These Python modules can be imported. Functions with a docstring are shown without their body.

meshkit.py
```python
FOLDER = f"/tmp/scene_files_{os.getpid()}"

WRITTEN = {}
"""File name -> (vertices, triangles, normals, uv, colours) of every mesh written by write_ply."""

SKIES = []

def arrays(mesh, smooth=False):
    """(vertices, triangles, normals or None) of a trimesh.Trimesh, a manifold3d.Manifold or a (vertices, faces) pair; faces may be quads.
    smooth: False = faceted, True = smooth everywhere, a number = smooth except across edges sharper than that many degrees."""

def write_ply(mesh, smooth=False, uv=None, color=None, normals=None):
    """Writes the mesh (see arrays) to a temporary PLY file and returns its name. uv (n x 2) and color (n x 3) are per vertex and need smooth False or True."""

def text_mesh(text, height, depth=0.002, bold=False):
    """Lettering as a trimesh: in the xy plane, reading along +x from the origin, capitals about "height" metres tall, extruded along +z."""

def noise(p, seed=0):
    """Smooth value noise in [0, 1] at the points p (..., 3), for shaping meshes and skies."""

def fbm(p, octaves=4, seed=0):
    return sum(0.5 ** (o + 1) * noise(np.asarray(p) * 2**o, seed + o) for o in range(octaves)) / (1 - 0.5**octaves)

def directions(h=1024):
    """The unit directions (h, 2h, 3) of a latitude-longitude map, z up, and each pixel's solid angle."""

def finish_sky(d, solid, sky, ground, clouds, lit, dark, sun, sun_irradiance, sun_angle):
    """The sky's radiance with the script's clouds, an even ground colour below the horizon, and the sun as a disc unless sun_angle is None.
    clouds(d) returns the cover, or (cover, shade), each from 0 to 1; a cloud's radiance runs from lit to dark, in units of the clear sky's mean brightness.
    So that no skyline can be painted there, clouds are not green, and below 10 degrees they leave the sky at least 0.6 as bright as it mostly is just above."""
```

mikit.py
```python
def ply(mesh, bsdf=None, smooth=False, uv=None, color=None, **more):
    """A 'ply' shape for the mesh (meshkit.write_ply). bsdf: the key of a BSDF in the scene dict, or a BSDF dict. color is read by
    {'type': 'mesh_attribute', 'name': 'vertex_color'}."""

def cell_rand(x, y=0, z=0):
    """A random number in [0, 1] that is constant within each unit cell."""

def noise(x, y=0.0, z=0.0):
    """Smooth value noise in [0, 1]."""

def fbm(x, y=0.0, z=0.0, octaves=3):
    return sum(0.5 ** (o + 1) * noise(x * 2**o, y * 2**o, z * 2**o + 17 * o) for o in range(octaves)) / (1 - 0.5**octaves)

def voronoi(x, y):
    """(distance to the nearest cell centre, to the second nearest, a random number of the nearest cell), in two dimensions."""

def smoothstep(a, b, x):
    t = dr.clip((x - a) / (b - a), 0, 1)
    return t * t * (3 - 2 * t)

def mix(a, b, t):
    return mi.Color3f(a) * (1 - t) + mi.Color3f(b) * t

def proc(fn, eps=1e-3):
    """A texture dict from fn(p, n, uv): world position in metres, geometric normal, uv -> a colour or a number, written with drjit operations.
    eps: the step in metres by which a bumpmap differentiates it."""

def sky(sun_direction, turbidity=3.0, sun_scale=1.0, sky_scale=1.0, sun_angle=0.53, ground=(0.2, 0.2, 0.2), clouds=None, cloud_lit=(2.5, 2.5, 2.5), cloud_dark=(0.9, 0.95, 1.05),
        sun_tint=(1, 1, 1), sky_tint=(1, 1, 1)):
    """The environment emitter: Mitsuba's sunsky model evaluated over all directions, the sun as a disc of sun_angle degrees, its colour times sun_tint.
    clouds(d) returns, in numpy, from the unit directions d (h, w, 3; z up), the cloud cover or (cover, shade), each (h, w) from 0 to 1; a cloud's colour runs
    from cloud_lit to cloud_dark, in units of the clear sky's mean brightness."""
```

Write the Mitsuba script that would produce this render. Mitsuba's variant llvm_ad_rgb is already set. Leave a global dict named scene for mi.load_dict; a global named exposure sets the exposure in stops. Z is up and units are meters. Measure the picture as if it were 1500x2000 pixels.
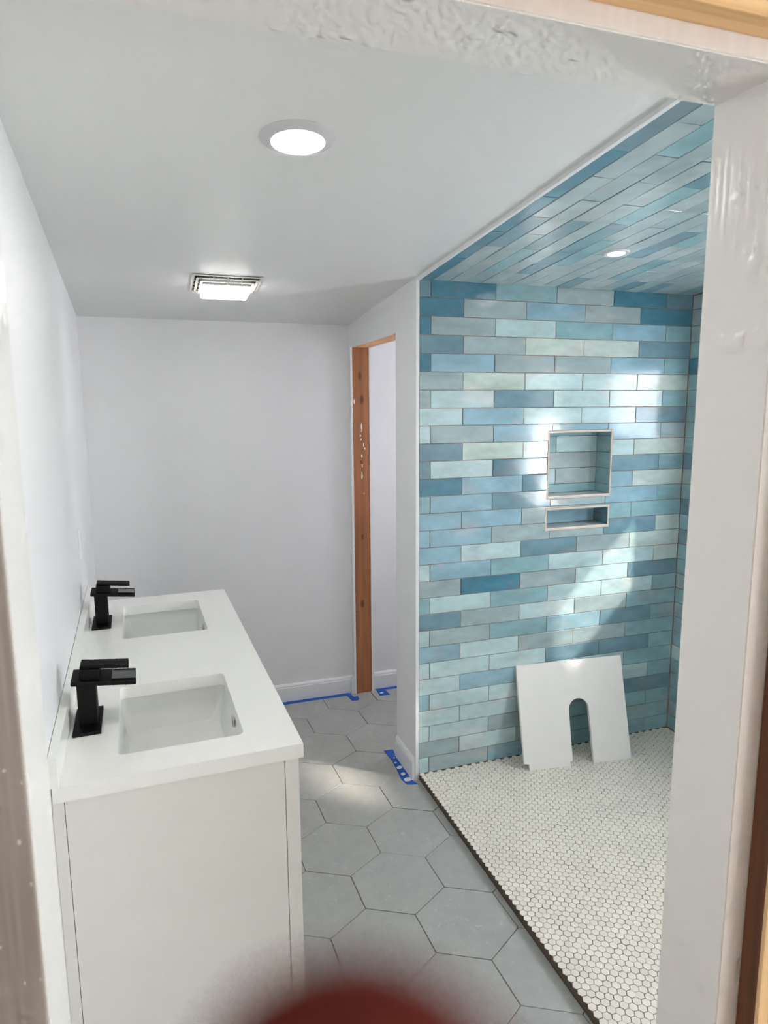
import math, random
import numpy as np, trimesh, shapely, manifold3d as m3
import shapely.geometry as sg
from shapely import affinity
import drjit as dr, mitsuba as mi, mikit
from mikit import proc, noise, fbm, smoothstep, mix, cell_rand

T = mi.ScalarTransform4f
rng = random.Random(7)
scene, labels = {}, {}

# ------------------------------------------------------------------ camera, sky, sun, exposure
EYE = (0.0, 0.0, 1.6856)
RIGHT = np.array([0.9474, -0.3200, -0.0063])
DOWN = np.array([-0.0552, -0.1439, -0.9881])
FWD = np.array([0.3153, 0.9364, -0.1540])
scene['camera'] = {'type': 'thinlens', 'fov_axis': 'x', 'fov': 2 * math.degrees(math.atan(750 / 1309.0)),
                   'aperture_radius': 0.0017, 'focus_distance': 2.5, 'near_clip': 0.01, 'far_clip': 200.0,
                   'to_world': T().look_at(origin=list(EYE), target=[EYE[i] + float(FWD[i]) for i in range(3)], up=[-float(v) for v in DOWN])}
exposure = 1.10
SUN_EL = math.radians(38)
SUN = (0.785 * math.cos(SUN_EL), -0.62 * math.cos(SUN_EL), math.sin(SUN_EL))
scene['sky'] = mikit.sky(SUN, turbidity=3.5, sun_scale=2.3, sky_scale=15.0, sun_angle=3.0, sun_tint=(0.88, 1.0, 1.2), ground=(0.25, 0.25, 0.23))

# ------------------------------------------------------------------ measures
XW, XR, YS, YB = 1.05, 2.441, 2.6453, 3.679           # partition face, right wall, tiled wall, back wall
SL = 0.0707                                            # the ceiling falls towards the back
def zc(y): return 2.2086 + SL * (YS - y)
TH = math.atan(SL)
PITCH = 0.0752
def xl(y): return -0.3375 - 0.0343 * (y - YB)           # left wall
DY0, DY1 = 0.737, 0.858                                # near doorway: front and bathroom faces
DX0, DX1, DZ = -0.150, 0.812, 2.125
PX0, PX1 = 1.047, 1.157

# ------------------------------------------------------------------ materials
def srgb(r, g, b):
    return [((c / 255 + 0.055) / 1.055) ** 2.4 if c > 10 else c / 255 / 12.92 for c in (r, g, b)]
def rgb(v): return {'type': 'rgb', 'value': list(map(float, v))}
def bsdf(name, d):
    scene[name] = d
    return name
def two(d): return {'type': 'twosided', 'bsdf': d}
def bump(tex, inner, scale=1.0):
    return {'type': 'bumpmap', 'arbitrary': tex, 'scale': scale, 'bsdf': inner}
def plastic(color, alpha, **k):
    return {'type': 'roughplastic', 'diffuse_reflectance': color if isinstance(color, dict) else rgb(color), 'alpha': alpha, 'nonlinear': False, **k}

M_WALL = bsdf('m_wall_paint', two(plastic((0.82, 0.822, 0.83), 0.30)))
M_CEIL = bsdf('m_ceiling_paint', two(plastic((0.77, 0.78, 0.765), 0.23)))
M_TRIM = bsdf('m_trim_paint', two(plastic((0.78, 0.79, 0.80), 0.2)))
def brush(p, n, uv):
    up = noise(p.x * 170, p.y * 170, p.z * 9) * 0.0011 * smoothstep(1.3, 1.95, p.z)
    dings = smoothstep(0.66, 0.78, fbm(p.x * 26, p.y * 26, p.z * 18, 3)) * 0.0022
    return up + dings + fbm(p.x * 60, p.y * 60, p.z * 14, 2) * 0.00035
M_JAMB = bsdf('m_jamb_paint', two(bump(proc(brush, 0.0006), plastic((0.78, 0.77, 0.755), 0.10))))
def front_paint(p, n, uv):
    k = noise(p.x * 120, 3.0, p.z * 12) * 0.5 + fbm(p.x * 30, 1.0, p.z * 5, 2) * 0.5
    return mix((0.70, 0.625, 0.59), (0.79, 0.725, 0.69), k)
M_FRONT = bsdf('m_jamb_front', two(bump(proc(brush, 0.0006), plastic(proc(front_paint), 0.3))))

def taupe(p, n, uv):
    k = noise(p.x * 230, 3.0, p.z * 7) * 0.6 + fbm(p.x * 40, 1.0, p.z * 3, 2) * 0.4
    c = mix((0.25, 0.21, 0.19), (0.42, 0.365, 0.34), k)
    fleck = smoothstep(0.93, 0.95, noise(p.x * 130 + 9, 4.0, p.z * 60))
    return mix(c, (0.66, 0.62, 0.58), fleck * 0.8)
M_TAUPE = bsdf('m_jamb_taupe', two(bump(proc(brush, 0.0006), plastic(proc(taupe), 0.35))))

def grain(axis, dark, light, knots=(), paint=(), stretch=7.0):
    def fn(p, n, uv):
        a, b, c = (p.z, p.x, p.y) if axis == 'z' else (p.x, p.y, p.z) if axis == 'x' else (p.y, p.x, p.z)
        w = fbm(a * 1.6, b * 5, c * 5, 2) * 0.035
        v = noise(a * 1.2, (b + w) * 95, (c + w) * 95) * 0.55 + noise(a * 9, b * 420, c * 420) * 0.25 + fbm(a * 3, b * 14, c * 14, 2) * 0.35
        col = mix(dark, light, dr.clip(v, 0, 1))
        for (ka, kb, ra, rb) in knots:
            d = dr.sqrt(dr.square((a - ka) / ra) + dr.square((b - kb) / rb))
            col = mix(col, mi.Color3f(dark) * 0.45, 0.75 * (1 - smoothstep(0.4, 1.1, d)))
        for (ka, kb, ra, rb) in paint:
            wob = (noise(a * 160, b * 160, 5.0) - 0.5) * 0.7
            d = dr.sqrt(dr.square((a - ka) / ra) + dr.square((b - kb) / rb)) + wob
            col = mix(col, (0.74, 0.69, 0.64), 1 - smoothstep(0.85, 1.05, d))
        return col
    return fn
STUD_PAINT = [(1.575, 1.097, .026, .004), (1.53, 1.09, .006, .004), (1.508, 1.094, .006, .004), (1.475, 1.108, .012, .003), (1.455, 1.114, .008, .003),
              (1.415, 1.097, .009, .005), (1.36, 1.098, .008, .003), (1.305, 1.096, .02, .004), (1.20, 1.107, .004, .003), (1.72, 1.055, .012, .003)]
M_STUD = bsdf('m_old_fir', two({'type': 'principled', 'base_color': proc(grain('z', srgb(98, 55, 30), srgb(172, 112, 72), [(1.86, 1.09, .03, .012), (1.73, 1.10, .03, .014), (0.55, 1.09, .03, .014), (0.95, 1.095, .02, .01), (1.38, 1.093, .012, .006)], STUD_PAINT)), 'roughness': 0.65}))
M_HEAD = bsdf('m_new_fir', two({'type': 'principled', 'base_color': proc(grain('y', srgb(150, 100, 62), srgb(215, 172, 128))), 'roughness': 0.65}))
M_POST_SHADE = bsdf('m_post_shade', two({'type': 'principled', 'base_color': proc(grain('z', srgb(66, 38, 22), srgb(116, 74, 48))), 'roughness': 0.75}))  # dark wood tones stand in for shade on the side of the post
M_PINE = bsdf('m_pine_upright', two({'type': 'principled', 'base_color': proc(grain('z', srgb(182, 138, 92), srgb(228, 196, 150))), 'roughness': 0.6}))
M_PINEX = bsdf('m_pine_beam', two({'type': 'principled', 'base_color': proc(grain('x', srgb(196, 148, 92), srgb(236, 204, 156), [(1.02, 0.70, .10, .02)])), 'roughness': 0.6}))

# glazed tiles, one BSDF per colour
TONES = {'D': (74, 123, 141), 'N': (108, 139, 151), 'B': (136, 170, 184), 'T': (132, 167, 173), 'L': (176, 200, 203), 'G': (150, 168, 171), 'S': (180, 196, 190), 'C': (160, 173, 175)}
def glaze(c, k):
    base = np.array(srgb(*c))
    def fn(p, n, uv):
        a, b, q = p.x * 1.0, p.y * 1.0, p.z * 1.0
        m = fbm(a * 9 + k, b * 9, q * 17, 3)
        w = fbm(a * 34, b * 34 + k, q * 46, 2)
        f = 0.66 + 0.50 * m + 0.18 * w
        grey = smoothstep(0.55, 0.8, fbm(a * 7, b * 7 + 3 * k, q * 12, 2)) * 0.4
        col = mi.Color3f(base.tolist()) * f
        g = mi.luminance(col)
        return mix(col, mi.Color3f(g * 1.08, g * 1.05, g * 1.03), grey)
    return fn
def ripple(p, n, uv):
    a, b, c = p.x, p.y, p.z
    return fbm(a * 22, b * 22, c * 22, 2) * 0.00032 + fbm(a * 95, b * 95, c * 95, 2) * 0.00007
M_TILE = {}
for i_, (k_, c_) in enumerate(TONES.items()):
    M_TILE[k_] = bsdf('m_glazed_tile_' + k_.lower(), two(bump(proc(ripple, 0.0015), plastic(proc(glaze(c_, 11.3 * i_)), 0.03, int_ior=1.52))))
def groutc(p, n, uv):
    return mix(srgb(128, 112, 104), srgb(164, 148, 138), fbm(p.x * 12, p.y * 12, p.z * 12, 2))
M_GROUT = bsdf('m_grout', two({'type': 'diffuse', 'reflectance': proc(groutc)}))
M_DGROUT = bsdf('m_dark_grout', two({'type': 'diffuse', 'reflectance': rgb(srgb(98, 88, 80))}))
M_EDGE = bsdf('m_tile_edge', two({'type': 'diffuse', 'reflectance': rgb(srgb(205, 186, 170))}))
def concrete(k):
    def fn(p, n, uv):
        v = fbm(p.x * 5 + k, p.y * 5, 0.0, 3) * 0.6 + fbm(p.x * 40, p.y * 40 + k, 0.0, 2) * 0.4
        specks = smoothstep(0.90, 0.94, noise(p.x * 120, p.y * 120, k)) * 0.08
        return mix(srgb(162, 162, 159), srgb(180, 180, 176), v) + specks
    return fn
M_HEX = [bsdf('m_floor_tile_%d' % i, two(plastic(proc(concrete(9.1 * i)), 0.32))) for i in range(2)]
def porcelain(k):
    def fn(p, n, uv):
        return mi.Color3f(srgb(*(234 + k, 227 + k, 213 + k))) * (0.95 + 0.10 * fbm(p.x * 8, p.y * 8, 0.0, 2))
    return fn
M_MINI = [bsdf('m_mosaic_%d' % i, two(plastic(proc(porcelain(6 * i)), 0.25))) for i in range(2)]
M_STONE = bsdf('m_sill_stone', two(plastic(proc(lambda p, n, uv: mix(srgb(184, 182, 182), srgb(214, 210, 206), fbm(p.x * 25, p.y * 60, p.z * 25, 3))), 0.2)))
M_QUARTZ = bsdf('m_quartz', two(plastic((0.80, 0.80, 0.765), 0.10)))
M_LACQ = bsdf('m_white_lacquer', two(plastic((0.735, 0.725, 0.685), 0.25)))
M_PORC = bsdf('m_sink_porcelain', two(plastic((0.76, 0.77, 0.745), 0.04)))
M_BOARD = bsdf('m_board_lacquer', two(plastic((0.86, 0.84, 0.80), 0.25)))
M_BLACK = bsdf('m_matte_black', two(plastic((0.005, 0.005, 0.005), 0.25, specular_reflectance=rgb((0.28, 0.28, 0.28)))))
M_GUN = bsdf('m_black_steel', two({'type': 'principled', 'base_color': rgb((0.10, 0.105, 0.105)), 'metallic': 0.9, 'roughness': 0.16}))
M_CHROME = bsdf('m_chrome', two({'type': 'roughconductor', 'material': 'Cr', 'alpha': 0.08}))
M_HOLLOW_SHADE = bsdf('m_hollow_shade', two({'type': 'diffuse', 'reflectance': rgb((0.02, 0.02, 0.02))}))  # near-black in place of shade inside the sink overflows and the fan grille
M_GRILLE = bsdf('m_grille_plastic', two(plastic((0.70, 0.67, 0.60), 0.25)))
M_RING = bsdf('m_lamp_trim', two(plastic((0.66, 0.65, 0.67), 0.3)))
M_LENS = bsdf('m_lamp_lens', two(plastic((0.8, 0.8, 0.8), 0.3)))
M_TAPE = bsdf('m_blue_tape', two(plastic(srgb(22, 82, 176), 0.3)))
M_SPOT = bsdf('m_paint_spot', two(plastic((0.74, 0.76, 0.80), 0.2)))
M_HALL = bsdf('m_hall_paint', two({'type': 'diffuse', 'reflectance': rgb((0.80, 0.795, 0.78))}))
M_HALLF = bsdf('m_hall_boards', two({'type': 'principled', 'base_color': proc(grain('y', srgb(122, 104, 88), srgb(168, 148, 128))), 'roughness': 0.5}))
M_VINYL = bsdf('m_window_vinyl', two(plastic((0.75, 0.75, 0.74), 0.25)))
M_SKIN = bsdf('m_skin', two({'type': 'diffuse', 'reflectance': proc(lambda p, n, uv: mix((0.095, 0.019, 0.015), (0.12, 0.028, 0.021), fbm(p.x * 300, p.y * 300, p.z * 300, 2)))}))  # far darker than skin: shade on the finger is put into the colour
M_NAIL = bsdf('m_nail', two(plastic((0.62, 0.33, 0.28), 0.15)))
M_SLEEVE = bsdf('m_sleeve', two({'type': 'diffuse', 'reflectance': rgb((0.12, 0.13, 0.16))}))

# ------------------------------------------------------------------ helpers
def put(key, mesh, material, smooth=False, to_world=None, emit=None, kind=None, label=None):
    k, n = key, 1
    while k in scene:
        k = '%s_%03d' % (key, n); n += 1
    d = mesh if isinstance(mesh, dict) else mikit.ply(mesh, material, smooth=smooth)
    if to_world is not None: d = {**d, 'to_world': to_world}
    if emit is not None: d = {**d, 'emitter': {'type': 'area', 'radiance': rgb(emit)}}
    scene[k] = d
    lab = {}
    if kind: lab['kind'] = kind
    if label: lab['label'] = label
    if lab: labels[k] = lab
    return k
def tag(key, label, category=None, group=None, kind=None):
    d = labels.setdefault(key, {})
    d['label'] = label
    if category: d['category'] = category
    if group: d['group'] = group
    if kind: d['kind'] = kind
def box(x0, x1, y0, y1, z0, z1):
    b = trimesh.creation.box(extents=(x1 - x0, y1 - y0, z1 - z0))
    b.apply_translation(((x0 + x1) / 2, (y0 + y1) / 2, (z0 + z1) / 2))
    return b
def rbox(x0, x1, y0, y1, z0, z1, r=0.002, seg=2):
    """box with rounded edges"""
    s = trimesh.creation.icosphere(subdivisions=seg, radius=r)
    pts = np.vstack([s.vertices + c for c in [(a, b, d) for a in (x0 + r, x1 - r) for b in (y0 + r, y1 - r) for d in (z0 + r, z1 - r)]])
    return trimesh.convex.convex_hull(pts)
def join(*ms): return trimesh.util.concatenate(list(ms))
def extrude(poly, h): return trimesh.creation.extrude_polygon(poly, h, engine='earcut')
def framed(mesh, o, ux, uy, un):
    m = np.eye(4); m[:3, 0], m[:3, 1], m[:3, 2], m[:3, 3] = ux, uy, un, o
    mesh = mesh.copy(); mesh.apply_transform(m)
    return mesh
def slab(poly, h, c=0.0008, tilt=(0, 0), h0=-0.0005):
    """a piece with chamfered top edges on polygon poly; (vertices, faces), local z up"""
    poly = sg.polygon.orient(poly, 1.0)
    p = np.array(poly.exterior.coords)[:-1]
    cx = p.mean(0)
    if abs(poly.convex_hull.area - poly.area) > 1e-7:
        e = extrude(poly, h - h0); e.apply_translation((0, 0, h0)); return e
    q = poly.buffer(-c, join_style=2, mitre_limit=5)
    q = np.array(sg.polygon.orient(q, 1.0).exterior.coords)[:-1] if not q.is_empty and q.geom_type == 'Polygon' else p
    if len(q) != len(p):
        q, c = p + (cx - p) * 0.02, 0.0003
    else:
        q = np.roll(q, -int(np.argmin(((q - p[0]) ** 2).sum(1))), axis=0)
    n = len(p)
    t = lambda a: (a - cx) @ np.array(tilt)
    v = np.vstack([np.c_[p, np.full(n, h0)], np.c_[p, h - c + t(p)], np.c_[q, h + t(q)]])
    f = []
    for r in (0, 1):
        for i in range(n):
            j = (i + 1) % n
            f += [[r * n + i, r * n + j, (r + 1) * n + j], [r * n + i, (r + 1) * n + j, (r + 1) * n + i]]
    f += [[2 * n, 2 * n + i, 2 * n + i + 1] for i in range(1, n - 1)]
    return trimesh.Trimesh(v, f, process=False)
def polys(g):
    return [x for x in getattr(g, 'geoms', [g]) if x.geom_type == 'Polygon' and x.area > 2e-5]
def rrect(x0, x1, y0, y1, r, n=5):
    return sg.box(x0 + r, y0 + r, x1 - r, y1 - r).buffer(r, quad_segs=n)
def hull(*sets): return trimesh.convex.convex_hull(np.vstack(sets))
def ring_mesh(prof, n=64):
    """lathe: profile [(r, z)...] around z"""
    return trimesh.creation.revolve(np.array(prof), sections=n)

# ------------------------------------------------------------------ setting: walls and ceilings
put('wall_back', box(xl(YB) - 0.15, XR + 0.12, YB, YB + 0.12, -0.02, 2.5), M_WALL, kind='structure', label='plain white painted wall at the far end behind the vanity')
lw = sg.Polygon([(xl(DY0), DY0), (xl(YB), YB), (xl(YB) - 0.15, YB), (xl(DY0) - 0.15, DY0)])
m = extrude(lw, 2.52); m.apply_translation((0, 0, -0.02))
put('wall_left', m, M_WALL, kind='structure', label='white painted wall on the left with the faucets before it')
# ceilings are sheared slabs: bottom follows zc(y)
def ceil_slab(x0, x1, y0, y1, drop=0.0, thick=0.06):
    b = box(x0, x1, y0, y1, 0, 1)
    v = b.vertices.copy()
    v[:, 2] = np.where(v[:, 2] < 0.5, zc(v[:, 1]) - drop, zc(v[:, 1]) + thick)
    b.vertices = v
    return b
put('ceiling', ceil_slab(-0.6, XW, DY1 - 0.02, YB + 0.1), M_CEIL, kind='structure', label='smooth sloping white ceiling with a round lamp and a fan light')
put('ceiling_toilet', ceil_slab(XW, XR + 0.12, YS + 0.1, YB + 0.1), M_CEIL, kind='structure', label='white ceiling of the small room behind the tiled wall')
put('ceiling_shower', ceil_slab(XW, XR + 0.12, DY1 - 0.02, YS + 0.1), M_GROUT, kind='structure', label='sloping shower ceiling clad in blue grey tiles')
put('trim_4', ceil_slab(XW - 0.012, XW + 0.001, DY1, YS, drop=0.0115, thick=0.0), M_TRIM, kind='structure', label='thin white edge strip between white and tiled ceiling')

# partition: plan outline with door opening; doorway lumber fills the end
part = sg.box(PX0 - 0.012, YS - 0.0, PX1, YB).difference(sg.box(XW - 0.0002, YS - 0.1, PX1 + 0.1, YS + 0.132)).difference(sg.box(PX0 - 0.2, 2.896, PX1 + 0.2, 3.643)).difference(sg.box(PX0, 3.643, PX1 - 0.014, YB))
pm = []
for g in polys(part):
    e = extrude(g, zc(YB) + 0.08); pm.append(e)
HZ = 2.0139
over = sg.box(PX0 - 0.012, 2.896, PX1, 3.643).difference(sg.box(PX0, 2.896, PX1 - 0.014, 3.643))
for g in polys(over):
    e = extrude(g, zc(3.2) + 0.05 - HZ); e.apply_translation((0, 0, HZ)); pm.append(e)
e = box(PX0 - 0.001, PX1 - 0.012, 2.896, 3.643, HZ + 0.14, zc(3.2)); pm.append(e)
put('wall_partition', join(*pm), M_WALL, kind='structure', label='white partition wall with a bare framed doorway beside the tiles')

put('rough_door_frame__stud', rbox(PX0 - 0.001, PX1 - 0.015, 3.643, YB, 0.0, HZ + 0.02, 0.0015), M_STUD, label='reddish brown upright with white paint splashes')
put('rough_door_frame__header', rbox(PX0 - 0.001, PX1 - 0.015, 2.90, 3.643, HZ, HZ + 0.13, 0.0015), M_HEAD, label='paler wooden header across the top')
tag('rough_door_frame', 'bare brown timber door frame at the far corner, beside the blue tiles', 'door frame')

# tiled wall with niches (plane y = YS); frame: u = x, v = z, normal -y
N1 = (1.684, 2.016, 1.272, 1.571)
N2 = (1.680, 2.014, 1.124, 1.216)
SHZ = 0.0305
holes = [sg.box(N1[0], N1[2], N1[1], N1[3]), sg.box(N2[0], N2[2], N2[1], N2[3])]
wallp = sg.box(XW, 0, XR + 0.12, zc(YS) - 0.002)
for h in holes: wallp = wallp.difference(h)
m = framed(extrude(wallp, 0.112), (0, YS + 0.003, 0), (1, 0, 0), (0, 0, 1), (0, 1, 0))
m.invert()
m2 = box(XW, XR + 0.12, YS + 0.1145, YS + 0.135, 0, zc(YS) - 0.002)
put('wall_shower', join(m, m2), M_GROUT, kind='structure', label='shower wall of glazed blue tiles with two recessed niches')

ROWS = "NDTGDN DGBGD DGLTBT NGSSN DBGGBT GSLLS GLNLLT LBLLN LGBBBG NSLLS NLDNNT DBDBS TBNGBT BBGTT BBGGNS BLNGS LBTLLS GDGLN TLTLLT NGLGT LGTBNT BLGGT LLLNNT LBBLT BLLLLT LLLGN LLGTTT GLGTT LGBTT".split()
ztop = zc(YS)
cls_at = {}
def tile_wall(holder, rows, u_edges_of_row, clip, o, ux, uy, un, tones, holesp=(), tilt=0.006, z0=None):
    n = 0
    for r in range(rows):
        v1 = (ztop if z0 is None else z0) - PITCH * r
        v0 = v1 - PITCH
        ed = u_edges_of_row(r)
        for c in range(len(ed) - 1):
            g = 0.0013
            q = sg.box(ed[c] + g, v0 + g, ed[c + 1] - g, v1 - g).intersection(clip)
            for h in holesp: q = q.difference(h)
            for pg in polys(q):
                t = (rng.gauss(0, tilt), rng.gauss(0, tilt))
                hgt = 0.0 + rng.gauss(0, 0.0003)
                ms = framed(slab(pg, hgt + 0.0, 0.0012, t, h0=-0.006), o, ux, uy, un)
                put(holder + '__tile', ms, M_TILE[tones(r, c)]); n += 1
    return n
def edges_shower(r):
    s = 1.1008 if r % 2 == 0 else 1.2505
    e = [XW - 0.3] if False else [XW]
    while s < XR - 0.01: e.append(s); s += 0.2985
    return e + [XR]
def tone_shower(r, c):
    s = ROWS[r]
    return s[min(c, len(s) - 1)]
frm = 0.008
tile_wall('wall_shower', 29, edges_shower, sg.box(XW, SHZ, XR - 0.002, zc(YS) - 0.003), (0, YS, 0), (1, 0, 0), (0, 0, 1), (0, -1, 0), tone_shower,
          [sg.box(N1[0] - frm, N1[2] - frm, N1[1] + frm, N1[3] + frm), sg.box(N2[0] - frm, N2[2] - frm, N2[1] + frm, N2[3] + frm)])
# niche linings: frames, sills, inner tiles
for (x0, x1, z0, z1), big in ((N1, True), (N2, False)):
    fr = sg.box(x0 - frm + .001, z0 - frm + .001, x1 + frm - .001, z1 + frm - .001).difference(sg.box(x0, z0, x1, z1))
    put('wall_shower__niche_frame', framed(extrude(fr, 0.006), (0, YS - 0.0008, 0), (1, 0, 0), (0, 0, 1), (0, 1, 0)), M_EDGE, label='pale bare tile edges round the niche')
    for ms in [box(x0, (x0 + x1) / 2 - .001, YS, YS + 0.108, z0, z0 + 0.006), box((x0 + x1) / 2 + .001, x1, YS, YS + 0.108, z0, z0 + 0.006)]:
        put('wall_shower__niche_sill', ms, M_STONE, label='pale stone sill piece of the niche')
    yb = YS + 0.108
    if big:
        zz = [z1 - 0.024, z1 - 0.101, z1 - 0.176, z1 - 0.251]
        edges_z = [z1] + zz + [z0 + 0.006]
        pats = ['TT', 'TL', 'C', 'LC', 'T', 'T']
        for i in range(5):
            a, b = edges_z[i + 1], edges_z[i]
            xs = [x0, x0 + 0.105, x1] if i in (1, 3) else [x0, x1]
            for j in range(len(xs) - 1):
                put('wall_shower__niche_tile', framed(slab(sg.box(xs[j] + .001, a + .001, xs[j + 1] - .001, b - .001), 0, .001, h0=-.005), (0, yb, 0), (1, 0, 0), (0, 0, 1), (0, -1, 0)), M_TILE[pats[i][min(j, len(pats[i]) - 1)]])
            for side, xx, un in (('l', x0 + 0.002, (1, 0, 0)), ('r', x1 - 0.002, (-1, 0, 0))):
                q = sg.box(YS + .002, a + .001, yb - .001, b - .001)
                put('wall_shower__niche_tile', framed(slab(q, 0, .001, h0=-.004), (xx, 0, 0), (0, 1, 0), (0, 0, 1), un) if side == 'l' else
                    framed(slab(affinity.scale(q, -1, 1, origin=(0, 0)), 0, .001, h0=-.004), (xx, 0, 0), (0, -1, 0), (0, 0, 1), un), M_TILE['T'])
    else:
        put('wall_shower__niche_tile', framed(slab(sg.box(x0 + .001, z0 + .007, x1 - .001, z1 - .001), 0, .001, h0=-.005), (0, yb, 0), (1, 0, 0), (0, 0, 1), (0, -1, 0)), M_TILE['B'])
        for a, b in ((z0 + .006, z0 + .05), (z0 + .05, z1)):
            q = sg.box(YS + .002, a + .001, yb - .001, b - .001)
            put('wall_shower__niche_tile', framed(slab(affinity.scale(q, -1, 1, origin=(0, 0)), 0, .001, h0=-.004), (x1 - .002, 0, 0), (0, -1, 0), (0, 0, 1), (-1, 0, 0)), M_TILE['D'])
            put('wall_shower__niche_tile', framed(slab(q, 0, .001, h0=-.004), (x0 + .002, 0, 0), (0, 1, 0), (0, 0, 1), (1, 0, 0)), M_TILE['T'])
    put('wall_shower__niche_tile', box(x0, x1, YS + .001, yb, z1 - 0.004, z1 + 0.001), M_TILE['G'])

# right wall with windows (plane x = XR), frame: u = -y, v = z, normal -x
WIN = [(1.14, 1.54, 0.98, 1.95), (2.00, 2.44, 1.06, 1.90), (3.00, 3.40, 1.15, 1.95)]
rw = sg.Polygon([(-DY1 + 0.1, 0), (-DY1 + 0.1, zc(DY1)), (-YB - 0.1, zc(YB)), (-YB - 0.1, 0)])
wh = [sg.box(-b, c, -a, d) for a, b, c, d in WIN]
rw2 = rw
for h in wh: rw2 = rw2.difference(h)
m = framed(extrude(rw2, 0.115), (XR + 0.003, 0, 0), (0, -1, 0), (0, 0, 1), (1, 0, 0)); m.invert()
put('wall_right', m, M_GROUT, kind='structure', label='right shower wall of blue tiles, seen as a strip at the corner')
def edges_right(r):
    s = -YS + (0.2485 if r % 2 == 0 else 0.099)
    e = [-YS]
    while s < -DY1 - 0.01: e.append(s); s += 0.2985
    return e + [-DY1]
w_t = 'DNBTLGTTBNT'
tile_wall('wall_right', 30, edges_right, sg.Polygon([(-YS + .002, SHZ), (-YS + .002, zc(YS) - .012), (-DY1, zc(DY1) - .012), (-DY1, SHZ)]), (XR, 0, 0), (0, -1, 0), (0, 0, 1), (-1, 0, 0),
          lambda r, c: w_t[rng.randrange(len(w_t))], wh[:2])
put('wall_toilet_right', box(XR - 0.004, XR + 0.003, YS + 0.136, 3.0, 0, 2.1), M_WALL, kind='structure')
put('wall_toilet_right', box(XR - 0.004, XR + 0.003, 3.40, YB, 0, 2.1), M_WALL, kind='structure')
put('wall_toilet_front', box(PX1, XR, YS + 0.136, YS + 0.142, 0, 2.19), M_WALL, kind='structure')
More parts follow.
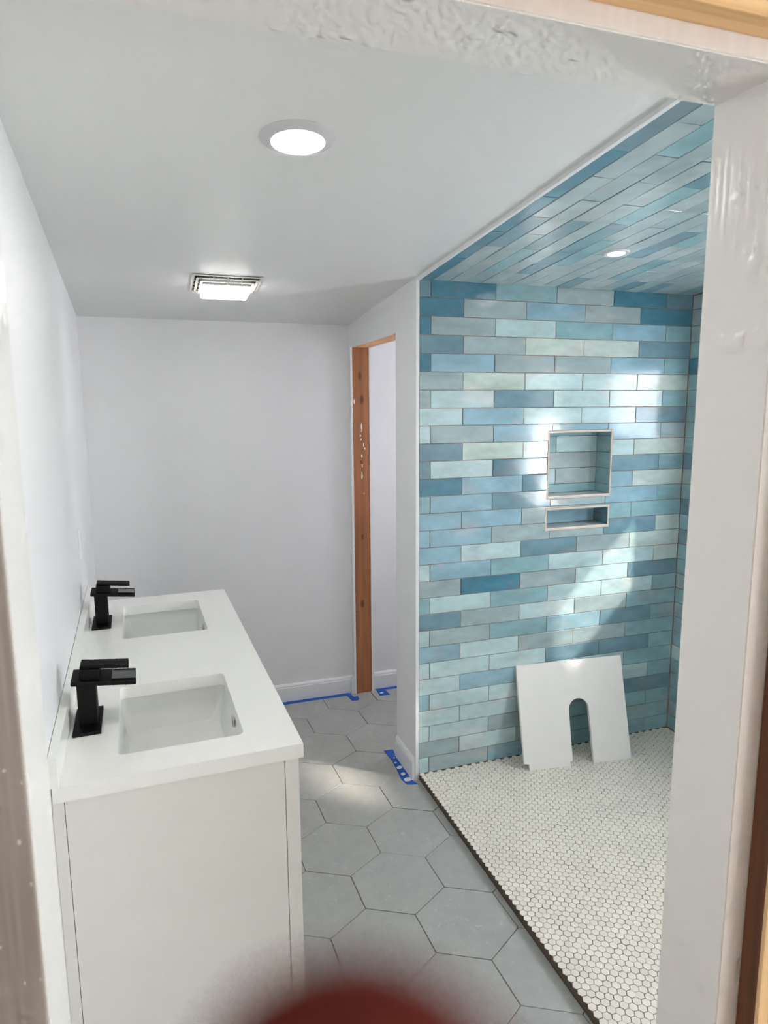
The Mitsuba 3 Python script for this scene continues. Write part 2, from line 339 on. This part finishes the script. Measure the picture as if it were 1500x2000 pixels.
for i, (a, b, c, d) in enumerate(WIN):
    w = 'window_%d' % (i + 1)
    xp = XR + 0.06
    fr = sg.box(-b, c, -a, d).difference(sg.box(-b + .035, c + .035, -a - .035, d - .035))
    put(w + '__frame', framed(extrude(fr, 0.05), (XR + 0.035, 0, 0), (0, -1, 0), (0, 0, 1), (1, 0, 0)), M_VINYL)
    mid = (1.62, 1.50, 1.55)[i]
    put(w + '__rail', box(XR + .045, XR + .075, a + .03, b - .03, mid - .015, mid + .015), M_VINYL)
    z0_, z1_ = ((c + .03, mid), (mid, d - .03), (c + .03, d - .03))[i]      # one sash of each shower window stands open
    put(w + '__pane', box(xp - .002, xp + .002, a + .03, b - .03, z0_, z1_), M_LENS, emit=((16.5, 16.7, 16.9), (4.2, 4.3, 4.5), (8.0, 8.0, 8.7))[i])
    labels[w] = {'kind': 'structure'}

# ceiling tiles: columns along y, in the plane of the slope
cyv = np.array([0, math.cos(TH), -math.sin(TH)]); cnv = np.array([0, -math.sin(TH), -math.cos(TH)])
c_o = np.array([0, YS, zc(YS) - 0.0095])
def ceil_tiles():
    u = XW + 0.001; col = 0
    Lc = 0.2985 / math.cos(TH)
    while u < XR - 0.004:
        u1 = XW + 0.0565 if col == 0 else u + 0.0722
        u1 = min(u1, XR - 0.003)
        off = 1.4334 if col % 2 == 0 else 1.2825
        y = off - 0.2985 * 3
        while y < YS:
            a, b = max(y, DY1 + .002), min(y + 0.2985, YS - .003)
            if b - a > 0.01:
                g = 0.0012
                s0, s1 = (a - YS) / math.cos(TH), (b - YS) / math.cos(TH)
                pg = sg.box(-u1 + g, s0 + g, -u - g, s1 - g)
                if math.hypot((u + u1) / 2 - 1.618, (a + b) / 2 - 2.143) < 1:
                    pg = pg.difference(sg.Point(-1.618, (2.143 - YS) / math.cos(TH)).buffer(0.043))
                tones = 'DDNDND' if col == 0 else 'GCGNGGCTGNGC'
                for pp in polys(pg):
                    ms = framed(slab(pp, rng.gauss(0, .0004), .001, (rng.gauss(0, .008), rng.gauss(0, .005)), h0=-.007), c_o, (-1, 0, 0), cyv, cnv)
                    put('ceiling_shower__tile', ms, M_TILE[tones[rng.randrange(len(tones))]])
            y += 0.2985
        u = u1; col += 1
ceil_tiles()

# ------------------------------------------------------------------ floor
fl_main = sg.Polygon([(xl(DY0), DY1), (XW + 0.004, DY1), (XW + 0.004, YS), (PX0 - .012, YS), (PX0 - .012, 2.896), (PX1, 2.896), (PX1, YS + 0.142), (XR, YS + 0.142), (XR, YB), (xl(YB), YB)])
fl_door = sg.box(DX0, DY0 - 0.02, DX1, DY1 + 0.001)
fl = fl_main.union(fl_door)
put('floor', box(-0.7, XR + 0.1, DY0 - 0.02, YB + 0.1, -0.08, -0.0022), M_DGROUT, kind='structure', label='bathroom floor of large matte grey hexagon tiles')
R6 = 0.1703; th6 = math.radians(1.5)
hexa = sg.Polygon([(R6 * math.cos(math.pi / 2 + k * math.pi / 3), R6 * math.sin(math.pi / 2 + k * math.pi / 3)) for k in range(6)])
hexa = affinity.rotate(hexa, 1.5, origin=(0, 0)).buffer(-0.0013, join_style=2)
ct, st_ = math.cos(th6), math.sin(th6)
for i in range(-9, 10):
    for j in range(-8, 9):
        lx, ly = (i + 0.5 * (j % 2)) * R6 * math.sqrt(3), j * R6 * 1.5
        cx, cy = 0.731 + ct * lx - st_ * ly, 2.053 + st_ * lx + ct * ly
        q = affinity.translate(hexa, cx, cy).intersection(fl)
        for pg in polys(q):
            put('floor__tile', slab(pg, rng.gauss(0, .0003), .0012, (rng.gauss(0, .0015), rng.gauss(0, .0015)), h0=-.004), M_HEX[(i + 2 * j) % 2])

put('floor_shower', box(XW + 0.006, XR, DY1, YS + .003, -0.002, SHZ - 0.0012), M_DGROUT, kind='structure', label='raised shower floor of small cream hexagon mosaic with a dark edge')
p6 = 0.0249; r6 = p6 / math.sqrt(3)
mh = sg.Polygon([((r6 - .00105) * math.cos(k * math.pi / 3), (r6 - .00105) * math.sin(k * math.pi / 3)) for k in range(6)])
mdict = [mikit.ply(slab(mh, 0, .0006, h0=-.0025), M_MINI[i]) for i in range(2)]
mt = slab(mh, 0, .0006, h0=-.0025)
spots = []
for i in range(70):
    for j in range(-2, 76):
        x = XW + 0.014 + i * p6 * math.sqrt(3) / 2
        y = DY1 + 0.01 + (j + 0.5 * (i % 2)) * p6
        if x < XR - .008 and DY1 + .008 < y < YS - .006:
            spots.append((x + rng.gauss(0, .0003), y + rng.gauss(0, .0003)))
def pix(P):
    q = np.array([RIGHT, DOWN, FWD]) @ (np.asarray(P) - np.array(EYE))
    return 750 + 1309 * q[0] / q[2], 1000 + 1309 * q[1] / q[2]
vis, rest = [], []
for s in spots:
    u, v = pix((s[0], s[1], SHZ))
    (vis if (s[0] / s[1] < 0.945 and v < 1990 and u > 800) else rest).append(s)
vis.sort(key=lambda s: math.hypot(*s))
near, rest = vis[:299], vis[299:] + rest
for s in near:
    put('floor_shower__mosaic_tile', mdict[rng.randrange(2)], None, to_world=T().translate([s[0], s[1], SHZ + rng.gauss(0, .00025)]).rotate([1, 0, 0], rng.gauss(0, .25)).rotate([0, 1, 0], rng.gauss(0, .25)))
vv, ff = np.array(mt.vertices), np.array(mt.faces)
V_, F_ = [], []
for k, s in enumerate(rest):
    t = np.array([rng.gauss(0, .004), rng.gauss(0, .004)])
    v = vv.copy(); v[:, 2] += v[:, :2] @ t + rng.gauss(0, .00025); v[:, :2] += s; v[:, 2] += SHZ
    V_.append(v); F_.append(ff + k * len(vv))
k_ = put('floor_shower__mosaic_field', trimesh.Trimesh(np.vstack(V_), np.vstack(F_), process=False), M_MINI[0])
labels[k_] = {'kind': 'stuff', 'label': 'farther small cream hexagon mosaic tiles'}

# ------------------------------------------------------------------ near doorway
lj = box(DX0 - 0.16, DX0, DY0, DY1, 0, DZ)
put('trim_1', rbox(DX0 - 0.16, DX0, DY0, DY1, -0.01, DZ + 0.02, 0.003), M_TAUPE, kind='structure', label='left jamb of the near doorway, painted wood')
put('trim_1__lining', box(DX0 - 0.002, DX0 + 0.0015, DY0 + 0.002, DY1, 0, DZ), M_JAMB, label='white painted inner face of the left jamb')
rj = sg.Polygon([(DX1 + .008, DY0), (DX1 + .08, DY0), (DX1 + .08, DY1), (DX1, DY1)])
m = extrude(rj, DZ + 0.03); m.apply_translation((0, 0, -0.01))
put('trim_2', m, M_FRONT, kind='structure', label='right jamb of the near doorway, thickly painted')
lin = sg.Polygon([(DX1 + .0065, DY0 + .002), (DX1 + .012, DY0 + .002), (DX1 + .004, DY1 + .001), (DX1 - .0015, DY1 + .001)])
m = extrude(lin, DZ); put('trim_2__lining', m, M_JAMB, label='rough white painted inner face of the right jamb')
put('trim_3', rbox(DX0 - 0.16, DX1 + .08, DY0, DY1, DZ, DZ + 0.06, 0.002), M_FRONT, kind='structure', label='painted header across the top of the near doorway')
put('trim_3__lining', box(DX0, DX1 + .006, DY0 + 0.002, DY1 + .001, DZ - 0.0015, DZ + .002), M_JAMB, label='white painted underside of the header')
put('wall_front', join(box(-0.9, DX0 - 0.155, DY0 + .03, DY1, -0.02, 2.6), box(DX1 + .075, XR + 0.12, DY0 + .03, DY1, -0.02, 2.6), box(DX0 - 0.16, DX1 + .08, DY0 + .03, DY1, DZ + 0.055, 2.6)), M_WALL, kind='structure', label='wall that the near doorway is cut through')
put('timber_post__shaded_side', rbox(0.8605, 0.95, 0.7035, 0.737, 0, 2.149, 0.002), M_POST_SHADE, label='side of the pine post with its shade painted as dark wood')
put('timber_post__pine_board', rbox(0.860, 0.95, 0.6965, 0.7032, 0, 2.149, 0.0015), M_PINE)
tag('timber_post', 'upright timber at the right edge, bare yellow pine with its shaded side painted dark', 'lumber')
put('timber_beam', rbox(-0.4, 1.02, 0.697, 0.737, 2.150, 2.29, 0.002), M_PINEX)
tag('timber_beam', 'bare yellow pine beam above the painted header at top right', 'lumber')

# hall the camera stands in
put('floor_hall', box(-1.6, 2.2, -2.2, DY0 - 0.02, -0.08, 0), M_HALLF, kind='structure')
put('wall_hall_left', box(-1.7, -1.6, -2.2, DY0 + .03, 0, 2.6), M_HALL, kind='structure')
put('wall_hall_right', box(2.2, 2.3, -2.2, DY0 + .03, 0, 2.6), M_HALL, kind='structure')
put('wall_hall_rear', box(-1.7, 2.3, -2.3, -2.2, 0, 2.6), M_HALL, kind='structure')
put('wall_hall_front', join(box(-1.7, -0.4, DY0 - .01, DY0 + .03, 0, 2.6), box(0.95, 2.3, DY0 - .01, DY0 + .03, 0, 2.6), box(-0.4, 0.95, DY0 - .01, DY0 + .03, 2.30, 2.6)), M_HALL, kind='structure')
put('ceiling_hall', box(-1.7, 2.3, -2.3, DY0 + .03, 2.55, 2.6), M_HALL, kind='structure')

# ------------------------------------------------------------------ baseboards
def baseboard(key, p0, p1, nrm, h=0.105, label=None):
    """profile with a rounded cap, run from p0 to p1 against the wall, standing out along nrm"""
    prof = sg.Polygon([(0, 0), (0.015, 0), (0.015, h - 0.022), (0.0125, h - 0.018), (0.0125, h - 0.012), (0.009, h - 0.004), (0.005, h), (0, h)])
    p0, p1 = np.array([*p0, 0.0]), np.array([*p1, 0.0])
    L = np.linalg.norm(p1 - p0); d = (p1 - p0) / L; n = np.array([*nrm, 0.0])
    m = extrude(prof, L)
    m = framed(m, p0, n, (0, 0, 1), d)
    if np.dot(np.cross(n, (0, 0, 1)), d) < 0: m.invert()
    return put(key, m, M_TRIM, kind='structure', label=label)
baseboard('baseboard_back', (0.20, YB), (PX0 - .014, YB), (0, -1), label='white baseboard along the far wall above blue tape')
baseboard('baseboard_corner', (PX0 - .012, YB - .015), (PX0 - .012, 3.646), (-1, 0), label='short white baseboard return beside the brown door frame')
baseboard('baseboard_toilet', (PX1, YB), (XR, YB), (0, -1), label='white baseboard seen through the unfinished doorway')
baseboard('baseboard_partition', (PX0 - .012, 2.885), (PX0 - .012, YS + .004), (-1, 0), label='white baseboard on the end of the partition by the shower')

# ------------------------------------------------------------------ blue tape
def tape(key, pts, label, spots=()):
    m = extrude(sg.Polygon(pts), 0.0006); m.apply_translation((0, 0, 0.0008))
    k = put(key, m, M_TAPE)
    tag(k, label, 'tape', 'blue tape strips along the baseboards')
    for (x, y, a, b, ang) in spots:
        e = affinity.rotate(affinity.scale(sg.Point(x, y).buffer(1, quad_segs=6), a, b), ang)
        q = extrude(e, 0.0006); q.apply_translation((0, 0, 0.0012))
        put(k + '__paint_spot', q, M_SPOT, label='white paint drip')
    return k
tape('masking_tape', [(0.30, 3.664), (1.005, 3.664), (1.019, 3.60), (1.043, 3.605), (1.040, 3.565), (1.028, 3.548), (0.992, 3.553), (0.984, 3.632), (0.30, 3.632)], 'long blue tape strip on the floor along the far baseboard')
tape('masking_tape', [(1.172, 3.664), (1.45, 3.664), (1.45, 3.636), (1.222, 3.636), (1.232, 3.560), (1.166, 3.565)], 'blue tape with a bent end inside the unfinished doorway', [(1.19, 3.60, .012, .008, 10)])
tape('masking_tape', [(0.982, 2.950), (1.030, 2.944), (1.024, 2.865), (1.021, 2.65), (1.036, 2.612), (0.985, 2.625), (0.975, 2.680), (0.985, 2.76), (0.990, 2.84)], 'paint-spotted blue tape on the floor at the partition end by the shower',
     [(1.005, 2.665, .020, .016, 20), (1.000, 2.715, .013, .010, 60), (1.004, 2.775, .016, .012, 30), (1.000, 2.82, .006, .006, 0), (1.008, 2.865, .005, .005, 0)])

# ------------------------------------------------------------------ vanity (local frame)
VA = 0.03069
V0 = np.array([0.2987, 1.5158, 0.0])
VT = T().translate(V0.tolist()).rotate([0, 0, 1], math.degrees(VA))
W, L, ZT = 0.5525, 1.515, 0.876
SINK = [(-0.425, -0.128, 0.101, 0.520), (-0.425, -0.128, 0.965, 1.384)]
top = sg.box(-W - .004, 0, 0, L).buffer(-0.002).buffer(0.002)
for (a, b, c, d) in SINK: top = top.difference(rrect(a, b, c, d, 0.016))
slabm = extrude(top, 0.036); slabm.apply_translation((0, 0, ZT - 0.036))
put('countertop__slab', slabm, M_QUARTZ, to_world=VT)
bs = extrude(sg.Polygon([(-0.5602, 0), (-W + 0.0105, 0), (-W + 0.0105, L), (-0.5655, L)]), 0.068); bs.apply_translation((0, 0, ZT + .0002))
put('countertop__backsplash', bs, M_QUARTZ, to_world=VT)
tag('countertop', 'long white stone countertop with two rectangular sink cutouts, on the vanity', 'countertop')
# cabinet
CX0, CX1, CY0, CY1, CZ = -0.5595, -0.010, 0.012, L - 0.010, ZT - 0.0362
put('vanity_cabinet__body', join(box(CX0 + .002, CX1 - .022, CY0 + .02, CY1, 0.09, 0.66), box(CX0 + .002, CX0 + .02, CY0 + .02, CY1, 0.65, CZ), box(CX1 - .04, CX1 - .022, CY0 + .02, CY1, 0.65, CZ), box(CX0 + .002, CX1 - .022, CY1 - .02, CY1, .65, CZ),
    box(CX0 + .002, CX1 - .022, CY0 + .016, CY0 + .024, .09, CZ), box(CX0 + .002, CX1 - .07, CY0 + .03, CY1, 0.0, 0.10)), M_LACQ, to_world=VT)
gx0, gx1 = -0.5345, -0.0455
put('vanity_cabinet__stile', rbox(CX0, gx0 - .0012, CY0, CY0 + .022, 0.0, CZ, .0008), M_LACQ, to_world=VT)
put('vanity_cabinet__stile', rbox(gx1 + .0012, CX1, CY0, CY0 + .022, 0.0, CZ, .0008), M_LACQ, to_world=VT)
put('vanity_cabinet__end_panel', rbox(gx0, gx1, CY0 + .0005, CY0 + .018, 0.05, CZ, .0008), M_LACQ, to_world=VT)
nd = 4
for i in range(nd):
    y0 = CY0 + .03 + i * (CY1 - CY0 - .04) / nd; y1 = CY0 + .03 + (i + 1) * (CY1 - CY0 - .04) / nd - .004
    put('vanity_cabinet__door', rbox(CX1 - .020, CX1, y0, y1, 0.10, CZ - .012, .0015), M_LACQ, to_world=VT)
tag('vanity_cabinet', 'plain white vanity cabinet with a flush end panel, under the countertop', 'cabinet')

def sink(k, a, b, c, d, label):
    def loop(x0, x1, y0, y1, r, z):
        p = np.array(rrect(x0, x1, y0, y1, r, 6).exterior.coords)[:-1]
        return np.c_[p, np.full(len(p), z)]
    zt = ZT - 0.0365
    x0, x1, y0, y1 = a - .006, b + .006, c - .006, d + .028
    rings = [loop(x0 - .022, x1 + .018, y0 - .022, y1 + .018, .03, zt), loop(x0, x1, y0, y1, .022, zt), loop(x0 + .004, x1 - .003, y0 + .004, y1 - .004, .024, zt - .03), loop(x0 + .010, x1 - .008, y0 + .010, y1 - .010, .03, zt - .085),
             loop(x0 + .022, x1 - .022, y0 + .022, y1 - .022, .04, zt - .112), loop(x0 + .05, x1 - .05, y0 + .05, y1 - .05, .05, zt - .120), loop(x0 + .13, x1 - .13, y0 + .19, y1 - .19, .012, zt - .126)]
    outer = [loop(x0 + .1, x1 - .1, y0 + .1, y1 - .1, .05, zt - .140), loop(x0 - .006, x1 + .006, y0 - .006, y1 + .006, .035, zt - .128), loop(x0 - .012, x1 + .012, y0 - .012, y1 + .012, .03, zt - .014), loop(x0 - .022, x1 + .018, y0 - .022, y1 + .018, .03, zt - .012)]
    rs = rings + outer
    n = len(rs[0]); v = np.vstack(rs); f = []
    for r in range(len(rs)):
        q = (r + 1) % len(rs)
        if r == len(rings) - 1: continue
        for i in range(n):
            j = (i + 1) % n
            f += [[r * n + i, r * n + j, q * n + j], [r * n + i, q * n + j, q * n + i]]
    lo = (len(rings) - 1) * n
    f += [[lo, lo + i, lo + i + 1] for i in range(1, n - 1)]
    lo = len(rings) * n
    f += [[lo, lo + i + 1, lo + i] for i in range(1, n - 1)]
    m = trimesh.Trimesh(v, f, process=False); trimesh.repair.fix_normals(m)
    kk = k
    put(kk + '__basin', m, M_PORC, smooth=35, to_world=VT)
    oy = (c + d) / 2
    o = framed(ring_mesh([(0.0125, 0), (0.0165, 0), (0.0170, .0015), (0.0150, .0035), (0.0125, .002)], 32), (x1 - .0055, oy, zt - .026), (0, 1, 0), (0, 0, 1), (1, 0, 0))
    o.vertices[:, 0] = 2 * (x1 - .0055) - o.vertices[:, 0]; o.invert()
    put(kk + '__overflow_ring', o, M_CHROME, smooth=40, to_world=VT, label='small chrome overflow ring')
    h = trimesh.creation.cylinder(radius=.0124, height=.002, sections=24); h = framed(h, (x1 - .0062, oy, zt - .026), (0, 1, 0), (0, 0, 1), (1, 0, 0))
    put(kk + '__overflow_shade', h, M_HOLLOW_SHADE, to_world=VT, label='black disc painted as the shaded overflow hole')
    dr_ = ring_mesh([(0.0, 0), (0.024, 0), (0.0235, .0025), (0.0, .0035)], 32); dr_.apply_translation(((x0 + x1) / 2, (y0 + y1) / 2, zt - .1262))
    put(kk + '__drain', dr_, M_BLACK, smooth=30, to_world=VT)
    tag(kk, label, 'sink', 'undermount sinks in the countertop')
sink('sink', *SINK[0], 'white undermount basin nearer the camera, behind the front faucet')
sink('sink_001', *SINK[1], 'white undermount basin farther from the camera, near the back wall')

def faucet(k, y, label):
    sl = math.tan(math.radians(6.5))
    F = VT @ T().translate([0, y, ZT])
    def drop(m, x0):
        v = m.vertices.copy(); v[:, 2] -= (v[:, 0] - x0) * sl; m.vertices = v; return m
    put(k + '__base_plate', rbox(-.532, -.4655, -.078, .078, .0002, .009, .0015), M_BLACK, to_world=F)
    put(k + '__body', rbox(-.519, -.474, -.031, .031, .008, .131, .003), M_BLACK, to_world=F)
    tray = drop(rbox(-.530, -.376, -.047, .047, .122, .1335, .003), -.53)
    put(k + '__spout_tray', tray, M_BLACK, to_world=F)
    ch = join(drop(box(-.432, -.3765, -.031, .031, .1338, .1345), -.53), drop(box(-.432, -.3765, -.034, -.031, .1338, .1365), -.53), drop(box(-.432, -.3765, .031, .034, .1338, .1365), -.53), drop(box(-.434, -.432, -.034, .034, .1338, .1365), -.53))
    put(k + '__spout_channel', ch, M_GUN, to_world=F, label='shiny grey open water channel')
    put(k + '__neck', drop(rbox(-.510, -.462, -.033, .033, .131, .160, .003), -.53), M_BLACK, to_world=F)
    put(k + '__handle', drop(rbox(-.507, -.392, -.024, .024, .159, .169, .0025), -.53), M_BLACK, to_world=F)
    tag(k, label, 'faucet', 'black faucets on the countertop')
faucet('faucet', 0.309, 'matte black waterfall faucet nearer the camera, beside the front basin')
faucet('faucet_001', 1.184, 'matte black waterfall faucet farther away, beside the rear basin')

# outlet on the left wall
oy = 2.79
ot = T().translate([xl(oy) + .0005, oy, 1.175]).rotate([0, 0, 1], math.degrees(math.atan(0.0343)))
put('wall_outlet__plate', rbox(-.001, .006, -.036, .036, -.058, .058, .002), M_TRIM, to_world=ot)
for dz in (-.02, .02): put('wall_outlet__socket', rbox(.005, .0075, -.016, .016, dz - .014, dz + .014, .001), M_VINYL, to_world=ot)
tag('wall_outlet', 'white outlet plate on the left wall above the rear faucet', 'outlet')

# ------------------------------------------------------------------ leaning board
A_ = np.array([1.5409, 2.4985, 0.0312]); E_ = np.array([2.0541, 2.4392, 0.0312]) - A_; E_ /= np.linalg.norm(E_)
Nn = np.array([-0.1101, -0.9521, 0.2851]); Nn /= np.linalg.norm(Nn); U_ = np.cross(Nn, E_)
bd = sg.Polygon([(0, 0), (.2045, 0), (.2045, .0195), (.217, .0195), (.222, .25), (.3235, .248), (.323, .0), (.517, 0), (.5185, .482), (-.0215, .476), (-.0238, .031), (0, .029)])
bd = bd.difference(sg.Point(.2735, .250).buffer(.0505, quad_segs=10)).difference(sg.Polygon([(.217, -.01), (.2235, .25), (.3235, .25), (.323, -.01)]))
bd = max(polys(bd), key=lambda g: g.area)
m = extrude(bd, 0.016); m.apply_translation((0, 0, -0.016))
m = framed(m, A_, E_, U_, Nn)
m.vertices[:, 2] = np.maximum(m.vertices[:, 2], SHZ + .0006)
put('leaning_panel', m, M_BOARD)
tag('leaning_panel', 'off-white panel with an arched slot, leaning on the blue shower tiles', 'panel')

# ------------------------------------------------------------------ lamps
def ceil_T(x, y, drop=0.0):
    return T().translate([x, y, zc(y) - drop]).rotate([1, 0, 0], -math.degrees(TH))
C1 = ceil_T(0.3365, 1.5875)
put('ceiling_lamp__trim_ring', ring_mesh([(0.0600, -.0035), (0.0608, -.0105), (0.0650, -.0108), (0.0820, -.0035), (0.0850, -.001), (0.0850, .0), (.060, .0)], 80), M_RING, smooth=40, to_world=C1)
put('ceiling_lamp__diffuser', ring_mesh([(0.0, -.0112), (0.0606, -.0102), (.0606, -.004), (0, -.004)], 64), M_LENS, to_world=C1, emit=(56, 54, 51))
tag('ceiling_lamp', 'round lit recessed lamp in the white ceiling', 'ceiling lamp')

C2 = ceil_T(1.618, 2.143, 0.0095)
put('shower_lamp__trim_ring', ring_mesh([(0.0300, .000), (0.0310, -.004), (0.0430, -.0045), (0.0475, -.001), (0.0475, .0005), (.030, .0005)], 48), M_RING, smooth=40, to_world=C2)
put('shower_lamp__diffuser', ring_mesh([(0.0, -.0025), (0.0305, -.002), (.0305, .003), (0, .003)], 40), M_LENS, to_world=C2, emit=(75, 71, 66))
tag('shower_lamp', 'small round lit lamp in the tiled shower ceiling', 'ceiling lamp')

C3 = ceil_T(0.300, 2.905)
hf = .136
put('fan_light__housing', box(-hf + .012, hf - .012, -hf + .012, hf - .012, -.0035, -.0008), M_HOLLOW_SHADE, to_world=C3, label='black plate painted as the shaded gap behind the grille')
for k in range(4):
    a, b, z = hf - .0155 * k, hf - .0155 * k - .0095, -.004 - .0075 * k
    rg = rrect(-a, a, -a, a, .006).difference(rrect(-b, b, -b, b, .004))
    mm = extrude(rg, .003); mm.apply_translation((0, 0, z - .003))
    put('fan_light__slat', mm, M_GRILLE, to_world=C3)
for k in range(12):
    s, t = divmod(k, 3)
    off = (-.055, 0.0, .055)[t]
    rib = hull(*[np.array([[off + sx, hf - .003, -.0055], [off + sx, hf - .056, -.031], [off + sx, hf - .003, -.0025], [off + sx, hf - .056, -.028]]) for sx in (-.0018, .0018)])
    rib.apply_transform(trimesh.transformations.rotation_matrix(s * math.pi / 2, (0, 0, 1)))
    put('fan_light__rib', rib, M_GRILLE, to_world=C3)
ln = rbox(-.096, .096, -.080, .096, -.046, -.022, .011, 2)
put('fan_light__lens', ln, M_LENS, smooth=40, to_world=C3, emit=(7.8, 7.8, 7.6))
tag('fan_light', 'square exhaust fan with louvred grille and lit lens on the white ceiling', 'exhaust fan')

# unseen hall window, added behind the camera to light the doorway from the right
put('window_4__frame', join(box(2.16, 2.20, -2.0, -0.30, 0.86, 0.90), box(2.16, 2.20, -2.0, -0.30, 2.10, 2.14), box(2.16, 2.20, -2.0, -1.96, .90, 2.10), box(2.16, 2.20, -0.34, -0.30, .90, 2.10), box(2.165, 2.195, -1.0, -0.95, .90, 2.10)), M_VINYL)
put('window_4__pane', box(2.185, 2.192, -1.96, -0.34, .90, 2.10), M_LENS, emit=(4.5, 4.6, 4.6))
labels['window_4'] = {'kind': 'structure'}

# ------------------------------------------------------------------ the photographer's hand: a fingertip reaches into the bottom of the frame
def cam(p):
    return np.array(EYE) + p[0] * RIGHT + p[1] * DOWN + p[2] * FWD
def ball(c, r, n=20):
    return m3.Manifold.sphere(r, n).translate([float(x) for x in cam(c)])
def chain(js):
    out = []
    for (a, ra), (b, rb) in zip(js[:-1], js[1:]):
        out.append(m3.Manifold.batch_hull([ball(a, ra), ball(b, rb)]))
    return out
palm = [(-.020, .118, -.010), (-.038, .120, -.030), (-.055, .124, -.048), (-.066, .130, -.064), (-.012, .165, -.035), (-.050, .178, -.070)]
parts = [m3.Manifold.batch_hull([ball(p, .0125) for p in palm])]
parts += chain([((-.020, .118, -.010), .0105), ((-.011, .088, .014), .0095), ((-.004, .051, .019), .0084), ((-.0012, .0246, .0240), .0075)])
parts += chain([((-.038, .120, -.030), .0105), ((-.030, .083, .006), .0098), ((-.022, .086, .036), .0090), ((-.016, .098, .052), .0082)])
parts += chain([((-.055, .124, -.048), .0102), ((-.052, .092, -.014), .0094), ((-.044, .094, .016), .0086), ((-.038, .104, .032), .0079)])
parts += chain([((-.066, .130, -.064), .0092), ((-.068, .106, -.036), .0082), ((-.062, .106, -.012), .0076), ((-.057, .113, .003), .0070)])
parts += chain([((-.014, .160, -.034), .0140), ((.018, .136, -.024), .0112), ((.034, .108, -.012), .0098), ((.040, .082, -.004), .0088)])
parts += chain([((-.032, .172, -.055), .024), ((-.045, .215, -.095), .026), ((-.070, .36, -.20), .036)])
hm = m3.Manifold()
for q in parts: hm = hm + q
hm = hm.refine_to_length(0.004).to_mesh()
hm = trimesh.Trimesh(hm.vert_properties[:, :3], hm.tri_verts, process=True)
trimesh.smoothing.filter_taubin(hm, iterations=10)
put('hand__skin', hm, M_SKIN, smooth=True)
nail = m3.Manifold.sphere(1.0, 24).scale([.0052, .0055, .0016]).to_mesh()
nail = trimesh.Trimesh(nail.vert_properties[:, :3], nail.tri_verts)
put('hand__nail', framed(nail, cam((-.0012, .0275, .0305)), RIGHT, DOWN, FWD), M_NAIL, smooth=True)
sl_ = chain([((-.062, .31, -.165), .042), ((-.095, .47, -.28), .055)])[0].to_mesh()
put('hand__sleeve', trimesh.Trimesh(sl_.vert_properties[:, :3], sl_.tri_verts), M_SLEEVE, smooth=40)
tag('hand', 'blurred reddish fingertip reaching into the bottom edge of the photo', 'hand')
